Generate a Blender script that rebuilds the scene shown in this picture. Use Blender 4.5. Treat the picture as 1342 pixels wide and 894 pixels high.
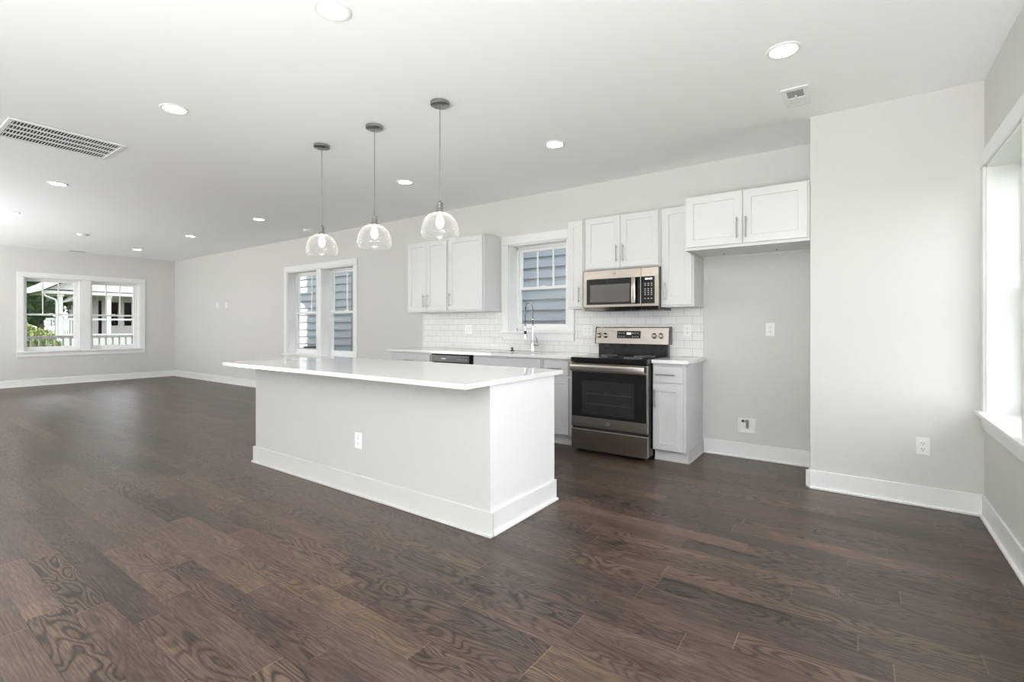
import bpy, bmesh, math, random
from mathutils import Vector, Matrix
from math import pi, sin, cos, radians

# ---------------------------------------------------------------- camera, world, light, exposure
scene = bpy.context.scene
COL = scene.collection
for o in list(bpy.data.objects):
    bpy.data.objects.remove(o)

EYE = 1.2
cam_data = bpy.data.cameras.new('camera')
cam = bpy.data.objects.new('camera', cam_data)
COL.objects.link(cam)
cam.location = (0, 0, EYE)
cam.rotation_euler = (pi / 2, 0, 0.618)
cam_data.sensor_width = 36
cam_data.lens = 638.0 / 1342 * 36
cam_data.shift_y = -20.0 / 1342
cam_data.clip_start = 0.02
cam_data.clip_end = 300
scene.camera = cam

scene.view_settings.view_transform = 'Standard'
scene.view_settings.look = 'None'
scene.view_settings.gamma = 1
scene.view_settings.use_curve_mapping = False
scene.view_settings.exposure = 1.02
scene.cycles.max_bounces = 14
scene.cycles.diffuse_bounces = 7
scene.cycles.glossy_bounces = 5
scene.cycles.transparent_max_bounces = 24
scene.cycles.sample_clamp_indirect = 6
scene.cycles.use_denoising = True
scene.cycles.caustics_reflective = False
scene.cycles.caustics_refractive = False

world = bpy.data.worlds.new('sky')
scene.world = world
world.use_nodes = True
_bg = world.node_tree.nodes['Background']
_bg.inputs['Color'].default_value = (0.90, 0.95, 1.0, 1)
_nt = world.node_tree
_tc = _nt.nodes.new('ShaderNodeTexCoord')
_sp = _nt.nodes.new('ShaderNodeSeparateXYZ')
_mx = _nt.nodes.new('ShaderNodeMath'); _mx.operation = 'MAXIMUM'; _mx.inputs[1].default_value = 0.0
_ma = _nt.nodes.new('ShaderNodeMath'); _ma.operation = 'MULTIPLY_ADD'
_ma.inputs[1].default_value = 1.5      # sky brightened on this side, added to send more light in from the right
_ma.inputs[2].default_value = 1.8      # even overcast glow everywhere
_nt.links.new(_tc.outputs['Generated'], _sp.inputs[0])
_nt.links.new(_sp.outputs['X'], _mx.inputs[0])
_nt.links.new(_mx.outputs[0], _ma.inputs[0])
_nt.links.new(_ma.outputs[0], _bg.inputs['Strength'])

sun_data = bpy.data.lights.new('sun', 'SUN')
sun_data.energy = 3.0
sun_data.angle = radians(1.0)
sun_data.color = (1.0, 0.95, 0.87)
sun = bpy.data.objects.new('sun', sun_data)
COL.objects.link(sun)
sun.location = (-30, -25, 20)
sun.rotation_euler = Vector((1.25, 1.0, -0.66)).to_track_quat('-Z', 'Y').to_euler()

# room dimensions (metres); x along the kitchen wall, y into the kitchen
YK, XF, XR, YS, XS, H, YF = 4.83, -13.356, 0.648, 4.219, -0.288, 2.743, -5.2
WT = 0.21                       # outside wall thickness

def area_light(name, loc, direction, sx, sy, power, color=(1, 1, 1)):
    d = bpy.data.lights.new(name, 'AREA')
    d.shape = 'RECTANGLE'
    d.size, d.size_y = sx, sy
    d.energy = power
    d.color = color
    o = bpy.data.objects.new(name, d)
    COL.objects.link(o)
    o.location = loc
    o.rotation_euler = Vector(direction).to_track_quat('-Z', 'Z').to_euler()
    return o

# added fill lights out of view, aimed up to brighten the room off the ceiling
for x, y, z, sx, pw in ((-0.3, -0.25, 0.7, 0.7, 20), (-0.5, -2.7, 0.5, 2.2, 255), (-10.3, -2.4, 0.3, 2.2, 275)):
    area_light('bounce_light', (x, y, z), (0, 0.02, 1), sx, sx, pw, (0.965, 0.985, 1.0))

# ---------------------------------------------------------------- materials
def new_mat(name):
    m = bpy.data.materials.new(name)
    m.use_nodes = True
    return m, m.node_tree, m.node_tree.nodes['Principled BSDF']

def pbr(name, col, rough=0.5, metal=0.0, spec=0.5, noise=0.0, nscale=8.0, bump=0.0, bscale=60.0, coat=0.0, stretch=(1, 1, 1), aniso=0.0):
    m, nt, b = new_mat(name)
    b.inputs['Base Color'].default_value = (*col, 1)
    b.inputs['Roughness'].default_value = rough
    b.inputs['Metallic'].default_value = metal
    b.inputs['Specular IOR Level'].default_value = spec
    b.inputs['Coat Weight'].default_value = coat
    tc = nt.nodes.new('ShaderNodeTexCoord')
    mp = nt.nodes.new('ShaderNodeMapping')
    mp.inputs['Scale'].default_value = stretch
    nt.links.new(tc.outputs['Object'], mp.inputs['Vector'])
    if noise:
        n = nt.nodes.new('ShaderNodeTexNoise')
        n.inputs['Scale'].default_value = nscale
        n.inputs['Detail'].default_value = 4
        nt.links.new(mp.outputs['Vector'], n.inputs['Vector'])
        r = nt.nodes.new('ShaderNodeValToRGB')
        r.color_ramp.elements[0].position = 0.3
        r.color_ramp.elements[1].position = 0.7
        r.color_ramp.elements[0].color = (*[c * (1 - noise) for c in col], 1)
        r.color_ramp.elements[1].color = (*[min(1, c * (1 + noise)) for c in col], 1)
        nt.links.new(n.outputs['Fac'], r.inputs['Fac'])
        nt.links.new(r.outputs['Color'], b.inputs['Base Color'])
    if bump:
        n2 = nt.nodes.new('ShaderNodeTexNoise')
        n2.inputs['Scale'].default_value = bscale
        n2.inputs['Detail'].default_value = 3
        nt.links.new(mp.outputs['Vector'], n2.inputs['Vector'])
        bp = nt.nodes.new('ShaderNodeBump')
        bp.inputs['Strength'].default_value = bump
        bp.inputs['Distance'].default_value = 0.002
        nt.links.new(n2.outputs['Fac'], bp.inputs['Height'])
        nt.links.new(bp.outputs['Normal'], b.inputs['Normal'])
    if aniso:
        b.inputs['Anisotropic'].default_value = aniso
        tg = nt.nodes.new('ShaderNodeTangent')
        tg.direction_type = 'RADIAL'
        tg.axis = 'Z'
        nt.links.new(tg.outputs['Tangent'], b.inputs['Tangent'])
    return m

def emit(name, col, strength):
    m, nt, b = new_mat(name)
    b.inputs['Base Color'].default_value = (*col, 1)
    b.inputs['Emission Color'].default_value = (*col, 1)
    b.inputs['Emission Strength'].default_value = strength
    return m

def pane_glass(name, tint=(1, 1, 1), rim=0.0, bubbles=False):
    """thin clear glass: light passes straight, edges and grazing angles reflect"""
    m = bpy.data.materials.new(name)
    m.use_nodes = True
    nt = m.node_tree
    nt.nodes.clear()
    out = nt.nodes.new('ShaderNodeOutputMaterial')
    tr = nt.nodes.new('ShaderNodeBsdfTransparent')
    tr.inputs['Color'].default_value = (*tint, 1)
    gl = nt.nodes.new('ShaderNodeBsdfGlossy')
    gl.inputs['Roughness'].default_value = 0.02
    fr = nt.nodes.new('ShaderNodeFresnel')
    fr.inputs['IOR'].default_value = 1.45
    mix = nt.nodes.new('ShaderNodeMixShader')
    ge = nt.nodes.new('ShaderNodeNewGeometry')
    fm = nt.nodes.new('ShaderNodeMath')            # reflect on the entry face only
    fm.operation = 'MULTIPLY'
    bf = nt.nodes.new('ShaderNodeMath')
    bf.operation = 'SUBTRACT'
    bf.inputs[0].default_value = 1.0
    nt.links.new(ge.outputs['Backfacing'], bf.inputs[1])
    nt.links.new(fr.outputs[0], fm.inputs[0])
    nt.links.new(bf.outputs[0], fm.inputs[1])
    nt.links.new(fm.outputs[0], mix.inputs[0])
    nt.links.new(tr.outputs[0], mix.inputs[1])
    nt.links.new(gl.outputs[0], mix.inputs[2])
    last = mix
    if rim:
        df = nt.nodes.new('ShaderNodeBsdfTranslucent')
        df.inputs['Color'].default_value = (0.95, 0.95, 0.95, 1)
        d2 = nt.nodes.new('ShaderNodeBsdfDiffuse')
        d2.inputs['Color'].default_value = (0.95, 0.95, 0.95, 1)
        ad = nt.nodes.new('ShaderNodeMixShader')
        nt.links.new(df.outputs[0], ad.inputs[1])
        nt.links.new(d2.outputs[0], ad.inputs[2])
        lw = nt.nodes.new('ShaderNodeLayerWeight')
        lw.inputs['Blend'].default_value = 0.35
        pw = nt.nodes.new('ShaderNodeMath')
        pw.operation = 'POWER'
        pw.inputs[1].default_value = 2.0
        nt.links.new(lw.outputs['Facing'], pw.inputs[0])
        ml = nt.nodes.new('ShaderNodeMath')
        ml.operation = 'MULTIPLY_ADD'
        ml.inputs[1].default_value = rim
        ml.inputs[2].default_value = 0.025
        nt.links.new(pw.outputs[0], ml.inputs[0])
        fac = ml
        if bubbles:
            tc = nt.nodes.new('ShaderNodeTexCoord')
            vo = nt.nodes.new('ShaderNodeTexVoronoi')
            vo.inputs['Scale'].default_value = 85
            nt.links.new(tc.outputs['Object'], vo.inputs['Vector'])
            lt = nt.nodes.new('ShaderNodeMath')
            lt.operation = 'LESS_THAN'
            lt.inputs[1].default_value = 0.17
            nt.links.new(vo.outputs['Distance'], lt.inputs[0])
            ma = nt.nodes.new('ShaderNodeMath')
            ma.operation = 'MULTIPLY_ADD'
            ma.inputs[1].default_value = 0.30
            ma.use_clamp = True
            nt.links.new(lt.outputs[0], ma.inputs[0])
            nt.links.new(ml.outputs[0], ma.inputs[2])
            fac = ma
        m2 = nt.nodes.new('ShaderNodeMixShader')
        nt.links.new(fac.outputs[0], m2.inputs[0])
        nt.links.new(mix.outputs[0], m2.inputs[1])
        nt.links.new(ad.outputs[0], m2.inputs[2])
        last = m2
    nt.links.new(last.outputs[0], out.inputs[0])
    return m

def math_node(nt, op, a, b=None, c=None, clamp=False):
    n = nt.nodes.new('ShaderNodeMath')
    n.operation = op
    n.use_clamp = clamp
    for i, v in enumerate((a, b, c)):
        if v is None:
            continue
        if isinstance(v, (int, float)):
            n.inputs[i].default_value = v
        else:
            nt.links.new(v, n.inputs[i])
    return n.outputs[0]

def floor_material():
    m, nt, b = new_mat('dark_oak_planks')
    L = nt.links
    tc = nt.nodes.new('ShaderNodeTexCoord')
    sep = nt.nodes.new('ShaderNodeSeparateXYZ')
    L.new(tc.outputs['Object'], sep.inputs[0])
    M = lambda *a, **k: math_node(nt, *a, **k)
    x, y = sep.outputs['X'], sep.outputs['Y']
    W = 0.1235
    v = M('DIVIDE', M('SUBTRACT', y, 0.712), W)
    row = M('FLOOR', v)
    fv = M('FRACT', v)
    wr = nt.nodes.new('ShaderNodeTexWhiteNoise')
    wr.noise_dimensions = '1D'
    L.new(row, wr.inputs['W'])
    sc = nt.nodes.new('ShaderNodeSeparateColor')
    L.new(wr.outputs['Color'], sc.inputs[0])
    ln = M('MULTIPLY_ADD', sc.outputs[0], 0.55, 0.70)
    u = M('DIVIDE', M('ADD', x, M('MULTIPLY', sc.outputs[1], 9.0)), ln)
    idx = M('FLOOR', u)
    fu = M('FRACT', u)
    cb = nt.nodes.new('ShaderNodeCombineXYZ')
    L.new(row, cb.inputs[0]); L.new(idx, cb.inputs[1]); cb.inputs[2].default_value = 3.7
    wp = nt.nodes.new('ShaderNodeTexWhiteNoise')
    wp.noise_dimensions = '3D'
    L.new(cb.outputs[0], wp.inputs['Vector'])
    sp = nt.nodes.new('ShaderNodeSeparateColor')
    L.new(wp.outputs['Color'], sp.inputs[0])
    # plank tone
    ramp = nt.nodes.new('ShaderNodeValToRGB')
    e = ramp.color_ramp.elements
    e[0].position, e[0].color = 0.0, (0.054, 0.036, 0.028, 1)
    e[1].position, e[1].color = 1.0, (0.124, 0.084, 0.060, 1)
    for p, c in ((0.10, (0.071, 0.0475, 0.037, 1)), (0.5, (0.089, 0.059, 0.0425, 1)), (0.90, (0.103, 0.069, 0.048, 1))):
        k = e.new(p); k.color = c
    L.new(sp.outputs[0], ramp.inputs[0])
    # grain coordinates, shifted for each plank
    gx = M('ADD', x, M('MULTIPLY', sp.outputs[1], 40.0))
    gy = M('ADD', y, M('MULTIPLY', sp.outputs[2], 40.0))
    c1 = nt.nodes.new('ShaderNodeCombineXYZ')
    L.new(M('MULTIPLY', gx, 2.2), c1.inputs[0]); L.new(M('MULTIPLY', gy, 9.0), c1.inputs[1])
    n1 = nt.nodes.new('ShaderNodeTexNoise')
    n1.inputs['Scale'].default_value = 1.0
    n1.inputs['Detail'].default_value = 1.5
    n1.inputs['Distortion'].default_value = 0.35
    L.new(c1.outputs[0], n1.inputs['Vector'])
    rings = M('SINE', M('MULTIPLY', n1.outputs['Fac'], 95.0))
    rings = M('POWER', M('MULTIPLY_ADD', rings, 0.5, 0.5), 2.2)
    # straight fine pores
    c2 = nt.nodes.new('ShaderNodeCombineXYZ')
    L.new(M('MULTIPLY', gx, 7.0), c2.inputs[0]); L.new(M('MULTIPLY', gy, 170.0), c2.inputs[1])
    n2 = nt.nodes.new('ShaderNodeTexNoise')
    n2.inputs['Scale'].default_value = 1.0
    n2.inputs['Detail'].default_value = 3
    L.new(c2.outputs[0], n2.inputs['Vector'])
    c3 = nt.nodes.new('ShaderNodeCombineXYZ')
    L.new(M('MULTIPLY', gx, 1.6), c3.inputs[0]); L.new(M('MULTIPLY', gy, 10.0), c3.inputs[1])
    n3 = nt.nodes.new('ShaderNodeTexNoise')
    n3.inputs['Scale'].default_value = 1.0
    n3.inputs['Detail'].default_value = 4
    L.new(c3.outputs[0], n3.inputs['Vector'])
    ringamt = M('MULTIPLY_ADD', sp.outputs[2], 0.60, 0.20)
    f1 = M('SUBTRACT', 1.0, M('MULTIPLY', M('MULTIPLY', rings, ringamt), 0.95))
    f2 = M('MULTIPLY_ADD', n2.outputs['Fac'], 2.1, -0.03)
    f3 = M('MULTIPLY_ADD', n3.outputs['Fac'], 1.5, 0.28)
    f = M('MULTIPLY', M('MULTIPLY', f1, f2), f3)
    # seams
    s1 = M('LESS_THAN', fv, 0.020)
    s2 = M('LESS_THAN', M('MULTIPLY', fu, ln), 0.0030)
    seam = M('MAXIMUM', s1, s2)
    f = M('MULTIPLY', f, M('SUBTRACT', 1.0, M('MULTIPLY', s1, 0.6)))
    f = M('ADD', f, M('MULTIPLY', s2, 0.9))      # worn pale plank ends
    vm = nt.nodes.new('ShaderNodeVectorMath')
    vm.operation = 'SCALE'
    L.new(ramp.outputs['Color'], vm.inputs[0])
    L.new(f, vm.inputs['Scale'])
    L.new(vm.outputs[0], b.inputs['Base Color'])
    rg = M('MULTIPLY_ADD', n3.outputs['Fac'], 0.12, 0.29)
    L.new(rg, b.inputs['Roughness'])
    b.inputs['Specular IOR Level'].default_value = 0.5
    hgt = M('SUBTRACT', M('MULTIPLY', n2.outputs['Fac'], 0.25), M('ADD', M('MULTIPLY', rings, 0.12), seam))
    bp = nt.nodes.new('ShaderNodeBump')
    bp.inputs['Strength'].default_value = 0.22
    bp.inputs['Distance'].default_value = 0.0015
    L.new(hgt, bp.inputs['Height'])
    L.new(bp.outputs['Normal'], b.inputs['Normal'])
    return m

def tile_material():
    m, nt, b = new_mat('white_subway_tile')
    tc = nt.nodes.new('ShaderNodeTexCoord')
    sep = nt.nodes.new('ShaderNodeSeparateXYZ')
    nt.links.new(tc.outputs['Object'], sep.inputs[0])
    cb = nt.nodes.new('ShaderNodeCombineXYZ')
    nt.links.new(sep.outputs['X'], cb.inputs[0])
    nt.links.new(sep.outputs['Z'], cb.inputs[1])
    br = nt.nodes.new('ShaderNodeTexBrick')
    br.inputs['Scale'].default_value = 1.0
    br.inputs['Brick Width'].default_value = 0.1545
    br.inputs['Row Height'].default_value = 0.0785
    br.inputs['Mortar Size'].default_value = 0.0016
    br.inputs['Mortar Smooth'].default_value = 0.15
    br.inputs['Color1'].default_value = (0.76, 0.752, 0.74, 1)
    br.inputs['Color2'].default_value = (0.79, 0.782, 0.77, 1)
    br.inputs['Mortar'].default_value = (0.45, 0.44, 0.42, 1)
    nt.links.new(cb.outputs[0], br.inputs['Vector'])
    nt.links.new(br.outputs['Color'], b.inputs['Base Color'])
    b.inputs['Roughness'].default_value = 0.12
    bp = nt.nodes.new('ShaderNodeBump')
    bp.invert = True
    bp.inputs['Strength'].default_value = 0.5
    bp.inputs['Distance'].default_value = 0.002
    nt.links.new(br.outputs['Fac'], bp.inputs['Height'])
    nt.links.new(bp.outputs['Normal'], b.inputs['Normal'])
    return m

M_FLOOR = floor_material()
M_TILE = tile_material()
M_WALL = pbr('greige_wall_paint', (0.665, 0.652, 0.632), 0.85, spec=0.25, bump=0.08, bscale=180)
M_CEIL = pbr('white_ceiling_paint', (0.92, 0.92, 0.912), 0.92, spec=0.2, bump=0.06, bscale=160)
M_TRIM = pbr('white_trim_paint', (0.82, 0.825, 0.815), 0.38, bump=0.03, bscale=90)
M_CAB = pbr('white_cabinet_paint', (0.70, 0.695, 0.685), 0.36, bump=0.02, bscale=90)
M_BASE = pbr('pale_grey_cabinet_paint', (0.575, 0.572, 0.568), 0.38, bump=0.02, bscale=90)
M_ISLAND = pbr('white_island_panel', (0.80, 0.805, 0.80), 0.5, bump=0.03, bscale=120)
M_PANEL_SHADE = pbr('shaded_island_panel', (0.53, 0.53, 0.515), 0.7, spec=0.3, bump=0.06, bscale=170)  # island white darkened, the front's shade is put into the colour
M_BASEBOARD_SHADE = pbr('shaded_island_baseboard', (0.57, 0.57, 0.555), 0.45, bump=0.03, bscale=120)  # front baseboard white, darkened by the same painted shade
M_QUARTZ = pbr('white_quartz', (0.80, 0.79, 0.775), 0.04, spec=0.75, noise=0.02, nscale=60)
M_VINYL = pbr('white_vinyl', (0.84, 0.845, 0.84), 0.35, bump=0.02)
M_GLASS = pane_glass('window_glass')
M_SHADE = pane_glass('seeded_clear_glass', (0.97, 0.97, 0.97), rim=0.34, bubbles=True)
M_STEEL = pbr('brushed_stainless', (0.44, 0.40, 0.36), 0.22, 1.0, noise=0.05, nscale=3, stretch=(1, 1, 60), bump=0.05, bscale=6, aniso=0.6)
M_NICKEL = pbr('brushed_nickel', (0.36, 0.355, 0.345), 0.30, 1.0, noise=0.04, nscale=30)
M_CHROME = pbr('polished_chrome', (0.78, 0.78, 0.78), 0.10, 1.0, noise=0.02, nscale=20)
M_BLKGLASS = pbr('black_oven_glass', (0.008, 0.008, 0.008), 0.05, spec=0.5, noise=0.1, nscale=4)
M_OVENWIN = pbr('smoked_oven_window', (0.022, 0.022, 0.022), 0.10, spec=0.5, noise=0.1, nscale=6)
M_MWWIN = pbr('grey_microwave_window', (0.115, 0.105, 0.098), 0.22, spec=0.5, noise=0.06, nscale=300)
M_BLACK = pbr('black_enamel', (0.014, 0.014, 0.014), 0.25, noise=0.1, nscale=20)
M_DARK = pbr('dark_recess', (0.02, 0.02, 0.02), 0.7, noise=0.1, nscale=20)
M_GREYSLOT = pbr('grey_damper', (0.36, 0.36, 0.36), 0.6, noise=0.04)
M_PLATE = pbr('white_plastic', (0.84, 0.84, 0.83), 0.35, noise=0.01)
M_RACK = pbr('dim_oven_rack', (0.06, 0.06, 0.06), 0.4, noise=0.05)
M_PRINT = pbr('pale_button_print', (0.50, 0.50, 0.49), 0.5, noise=0.02)
M_LENS = emit('lit_lens', (1.0, 0.98, 0.94), 13.0)
M_BULB = emit('lit_bulb', (1.0, 0.93, 0.82), 11.0)
M_DIGIT = emit('lit_digits', (0.95, 0.97, 0.95), 1.1)
M_SIDING = pbr('blue_grey_lap_siding', (0.54, 0.58, 0.625), 0.75, noise=0.03, nscale=5, bump=0.2, bscale=14, stretch=(1, 1, 12))
M_GRASS = pbr('lawn', (0.09, 0.14, 0.04), 0.95, noise=0.4, nscale=30)
M_LEAF = pbr('dark_leaves', (0.055, 0.10, 0.035), 0.6, noise=0.5, nscale=3)
M_LEAF2 = pbr('pale_leaves', (0.34, 0.40, 0.17), 0.6, noise=0.35, nscale=6)
M_BARK = pbr('bark', (0.10, 0.08, 0.06), 0.9, noise=0.3, nscale=12)
M_CREAM = pbr('cream_siding', (0.36, 0.34, 0.31), 0.8, noise=0.03)
M_EXTWHITE = pbr('white_exterior_paint', (0.37, 0.365, 0.35), 0.6, noise=0.03)
M_SHINGLE = pbr('grey_shingles', (0.25, 0.24, 0.23), 0.9, noise=0.25, nscale=25)
M_EXTWIN = pbr('dark_window_glass', (0.03, 0.035, 0.04), 0.08, noise=0.1)
M_GREENHOUSE = pbr('dark_green_siding', (0.085, 0.11, 0.095), 0.8, noise=0.1)
M_DECK = pbr('grey_deck_boards', (0.40, 0.39, 0.37), 0.8, noise=0.1, nscale=10)
M_TAN = pbr('tan_metal', (0.40, 0.36, 0.30), 0.6, noise=0.05)
M_SCREEN = pbr('insect_screen', (0.20, 0.20, 0.20), 0.8, noise=0.1, nscale=200)

# ---------------------------------------------------------------- mesh building
ROOT = {}

class MB:
    def __init__(self, tf=None):
        self.bm = bmesh.new()
        self.tf = tf

    def _p(self, p):
        return Vector(self.tf(*p)) if self.tf else Vector(p)

    def box(self, x0, x1, y0, y1, z0, z1, bev=0.0, seg=2):
        vs = [self.bm.verts.new(self._p((x, y, z))) for x in (x0, x1) for y in (y0, y1) for z in (z0, z1)]
        idx = [(0, 1, 3, 2), (4, 6, 7, 5), (0, 4, 5, 1), (2, 3, 7, 6), (0, 2, 6, 4), (1, 5, 7, 3)]
        fs = [self.bm.faces.new([vs[i] for i in q]) for q in idx]
        if bev:
            bmesh.ops.recalc_face_normals(self.bm, faces=fs)
            es = list({e for f in fs for e in f.edges})
            bmesh.ops.bevel(self.bm, geom=es, offset=bev, segments=seg, affect='EDGES', profile=0.5)
        return self

    def prism(self, pts, lo, hi, axis='z', bev=0.0):
        """extrude a 2-D outline between lo and hi along axis"""
        def P(a, b, c):
            return {'z': (a, b, c), 'y': (a, c, b), 'x': (c, a, b)}[axis]
        lo_v = [self.bm.verts.new(self._p(P(a, b, lo))) for a, b in pts]
        hi_v = [self.bm.verts.new(self._p(P(a, b, hi))) for a, b in pts]
        fs = [self.bm.faces.new(lo_v[::-1]), self.bm.faces.new(hi_v)]
        n = len(pts)
        for i in range(n):
            j = (i + 1) % n
            fs.append(self.bm.faces.new((lo_v[i], lo_v[j], hi_v[j], hi_v[i])))
        if bev:
            bmesh.ops.recalc_face_normals(self.bm, faces=fs)
            es = list(set(fs[0].edges) | set(fs[1].edges))
            bmesh.ops.bevel(self.bm, geom=es, offset=bev, segments=2, affect='EDGES', profile=0.5)
        return self

    def tube(self, pts, r, seg=10, caps=True, closed=False):
        pts = [Vector(p) for p in pts]
        rs = r if isinstance(r, (list, tuple)) else [r] * len(pts)
        rings = []
        n = len(pts)
        ref = None
        for i, p in enumerate(pts):
            if closed:
                d = (pts[(i + 1) % n] - pts[i - 1]).normalized()
            else:
                d = (pts[min(i + 1, n - 1)] - pts[max(i - 1, 0)]).normalized()
            if ref is None:
                ref = Vector((0, 0, 1)) if abs(d.z) < 0.9 else Vector((1, 0, 0))
            a = ref - d * ref.dot(d)
            if a.length < 1e-5:
                a = d.orthogonal()
            a.normalize()
            ref = a
            b = d.cross(a)
            rings.append([self.bm.verts.new(self._p(p + a * (rs[i] * cos(2 * pi * k / seg)) + b * (rs[i] * sin(2 * pi * k / seg)))) for k in range(seg)])
        for i in range(n if closed else n - 1):
            A, B = rings[i], rings[(i + 1) % n]
            for k in range(seg):
                j = (k + 1) % seg
                self.bm.faces.new((A[k], A[j], B[j], B[k]))
        if caps and not closed:
            self.bm.faces.new(rings[0][::-1])
            self.bm.faces.new(rings[-1])
        return self

    def cyl(self, p0, p1, r, seg=20, r2=None):
        return self.tube([p0, p1], [r, r if r2 is None else r2], seg)

    def lathe(self, prof, c, axis='z', seg=32, close=True):
        """revolve (radius, height) pairs about an axis through c"""
        rings = []
        for r, h in prof:
            ring = []
            for k in range(seg):
                a = 2 * pi * k / seg
                if axis == 'z':
                    q = (c[0] + r * cos(a), c[1] + r * sin(a), c[2] + h)
                elif axis == 'y':
                    q = (c[0] + r * cos(a), c[1] + h, c[2] + r * sin(a))
                else:
                    q = (c[0] + h, c[1] + r * cos(a), c[2] + r * sin(a))
                ring.append(self.bm.verts.new(self._p(q)))
            rings.append(ring)
        for A, B in zip(rings, rings[1:]):
            for k in range(seg):
                j = (k + 1) % seg
                self.bm.faces.new((A[k], A[j], B[j], B[k]))
        if close:
            self.bm.faces.new(rings[0][::-1])
            self.bm.faces.new(rings[-1])
        return self

    def shaker(self, x0, x1, z0, z1, y, th=0.02, rail=0.06, rec=0.008):
        """five-piece door whose face looks towards -y at y"""
        V = lambda a, b, c: self.bm.verts.new(self._p((a, b, c)))
        def loop(i, yy):
            return [V(x0 + i, yy, z0 + i), V(x1 - i, yy, z0 + i), V(x1 - i, yy, z1 - i), V(x0 + i, yy, z1 - i)]
        e = 0.002
        ls = [loop(0, y + th), loop(0, y + e), loop(e, y), loop(rail, y), loop(rail + 0.004, y + rec)]
        for A, B in zip(ls, ls[1:]):
            for k in range(4):
                j = (k + 1) % 4
                self.bm.faces.new((A[k], A[j], B[j], B[k]))
        self.bm.faces.new(ls[0][::-1])
        self.bm.faces.new(ls[-1])
        return self

    def quad(self, a, b, c, d):
        self.bm.faces.new([self.bm.verts.new(self._p(p)) for p in (a, b, c, d)])
        return self

    def build(self, name, mat, parent=None, smooth=False, recalc=True, **props):
        bm = self.bm
        if recalc:
            bmesh.ops.recalc_face_normals(bm, faces=bm.faces)
        if parent is None:
            xs = [v.co for v in bm.verts]
            org = Vector((sum((min(c[i] for c in xs), max(c[i] for c in xs))) / 2 for i in range(3)))
            org.z = min(c.z for c in xs)
        else:
            org = ROOT[parent.name]
        if props.pop('world_origin', False):
            org = Vector((0, 0, 0))
        for v in bm.verts:
            v.co -= org
        me = bpy.data.meshes.new(name)
        bm.to_mesh(me)
        bm.free()
        me.materials.append(mat)
        if smooth:
            me.shade_smooth()
            me.set_sharp_from_angle(angle=radians(38))
        o = bpy.data.objects.new(name, me)
        COL.objects.link(o)
        if parent is None:
            o.location = org
        else:
            o.parent = parent
        ROOT[o.name] = org
        for k, v in props.items():
            o[k] = v
        return o

def thing(name, loc, label=None, category=None, group=None, kind=None):
    o = bpy.data.objects.new(name, None)
    COL.objects.link(o)
    o.empty_display_size = 0.1
    o.location = loc
    ROOT[o.name] = Vector(loc)
    for k, v in (('label', label), ('category', category), ('group', group), ('kind', kind)):
        if v:
            o[k] = v
    return o

def copy_tree(o, parent=None):
    c = o.copy()
    COL.objects.link(c)
    if parent is not None:
        c.parent = parent
    ROOT[c.name] = ROOT[o.name]
    for ch in list(o.children):
        copy_tree(ch, c)
    return c

def structure(mb, name, mat, **k):
    return mb.build(name, mat, kind='structure', world_origin=True, **k)

# ---------------------------------------------------------------- the room shell
def wall_boxes(mb, u0, u1, z0, z1, w0, w1, openings):
    """boxes of a wall with rectangular openings (u0,u1,z0,z1), in wall coordinates u,w,z"""
    cur = u0
    for a, b, c, d in sorted(openings):
        if a > cur:
            mb.box(cur, a, w0, w1, z0, z1)
        if c > z0:
            mb.box(a, b, w0, w1, z0, c)
        if d < z1:
            mb.box(a, b, w0, w1, d, z1)
        cur = b
    if cur < u1:
        mb.box(cur, u1, w0, w1, z0, z1)

T_BACK = lambda u, w, z: (u, YK + w, z)          # outward = +y
T_FAR = lambda u, w, z: (XF - w, u, z)           # outward = -x
T_RIGHT = lambda u, w, z: (XR + w, u, z)         # outward = +x
T_FRONT = lambda u, w, z: (u, YF - w, z)         # outward = -y

K_OPEN = [(-3.475, -2.672, 1.134, 2.18)]
D_OPEN = [(-8.416, -7.506, 0.695, 2.165), (-7.361, -6.506, 0.695, 2.165)]
F_OPEN = [(2.236, 3.093, 0.690, 2.165), (3.256, 4.135, 0.690, 2.165)]
R_OPEN = [(3.27, 4.135, 0.665, 2.185), (2.25, 3.115, 0.665, 2.185)]
RB_OPEN = [(-2.4, 1.4, 0.15, 2.25)]

mb = MB(); mb.box(XF - WT, XR + WT, YF - WT, YK + WT, -0.25, 0.0)
structure(mb, 'floor', M_FLOOR)
mb = MB(); mb.box(XF - WT, XR + WT, YF - WT, YK + WT, H, H + 0.2)
structure(mb, 'ceiling', M_CEIL)
mb = MB(T_BACK); wall_boxes(mb, XF - WT, XR + WT, 0, H, 0, WT, K_OPEN + D_OPEN)
structure(mb, 'wall_back', M_WALL)
mb = MB(T_FAR); wall_boxes(mb, YF - WT, YK, 0, H, 0, WT, F_OPEN)
structure(mb, 'wall_left', M_WALL)
mb = MB(T_RIGHT); wall_boxes(mb, YF - WT, YK, 0, H, 0, WT, R_OPEN + RB_OPEN)
structure(mb, 'wall_right', M_WALL)
mb = MB(T_FRONT); wall_boxes(mb, XF, XR, 0, H, 0, WT, [])
structure(mb, 'wall_front', M_WALL)
mb = MB(); mb.box(XS, XR, YS, YK, 0, H)
structure(mb, 'wall_corner', M_WALL)

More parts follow.
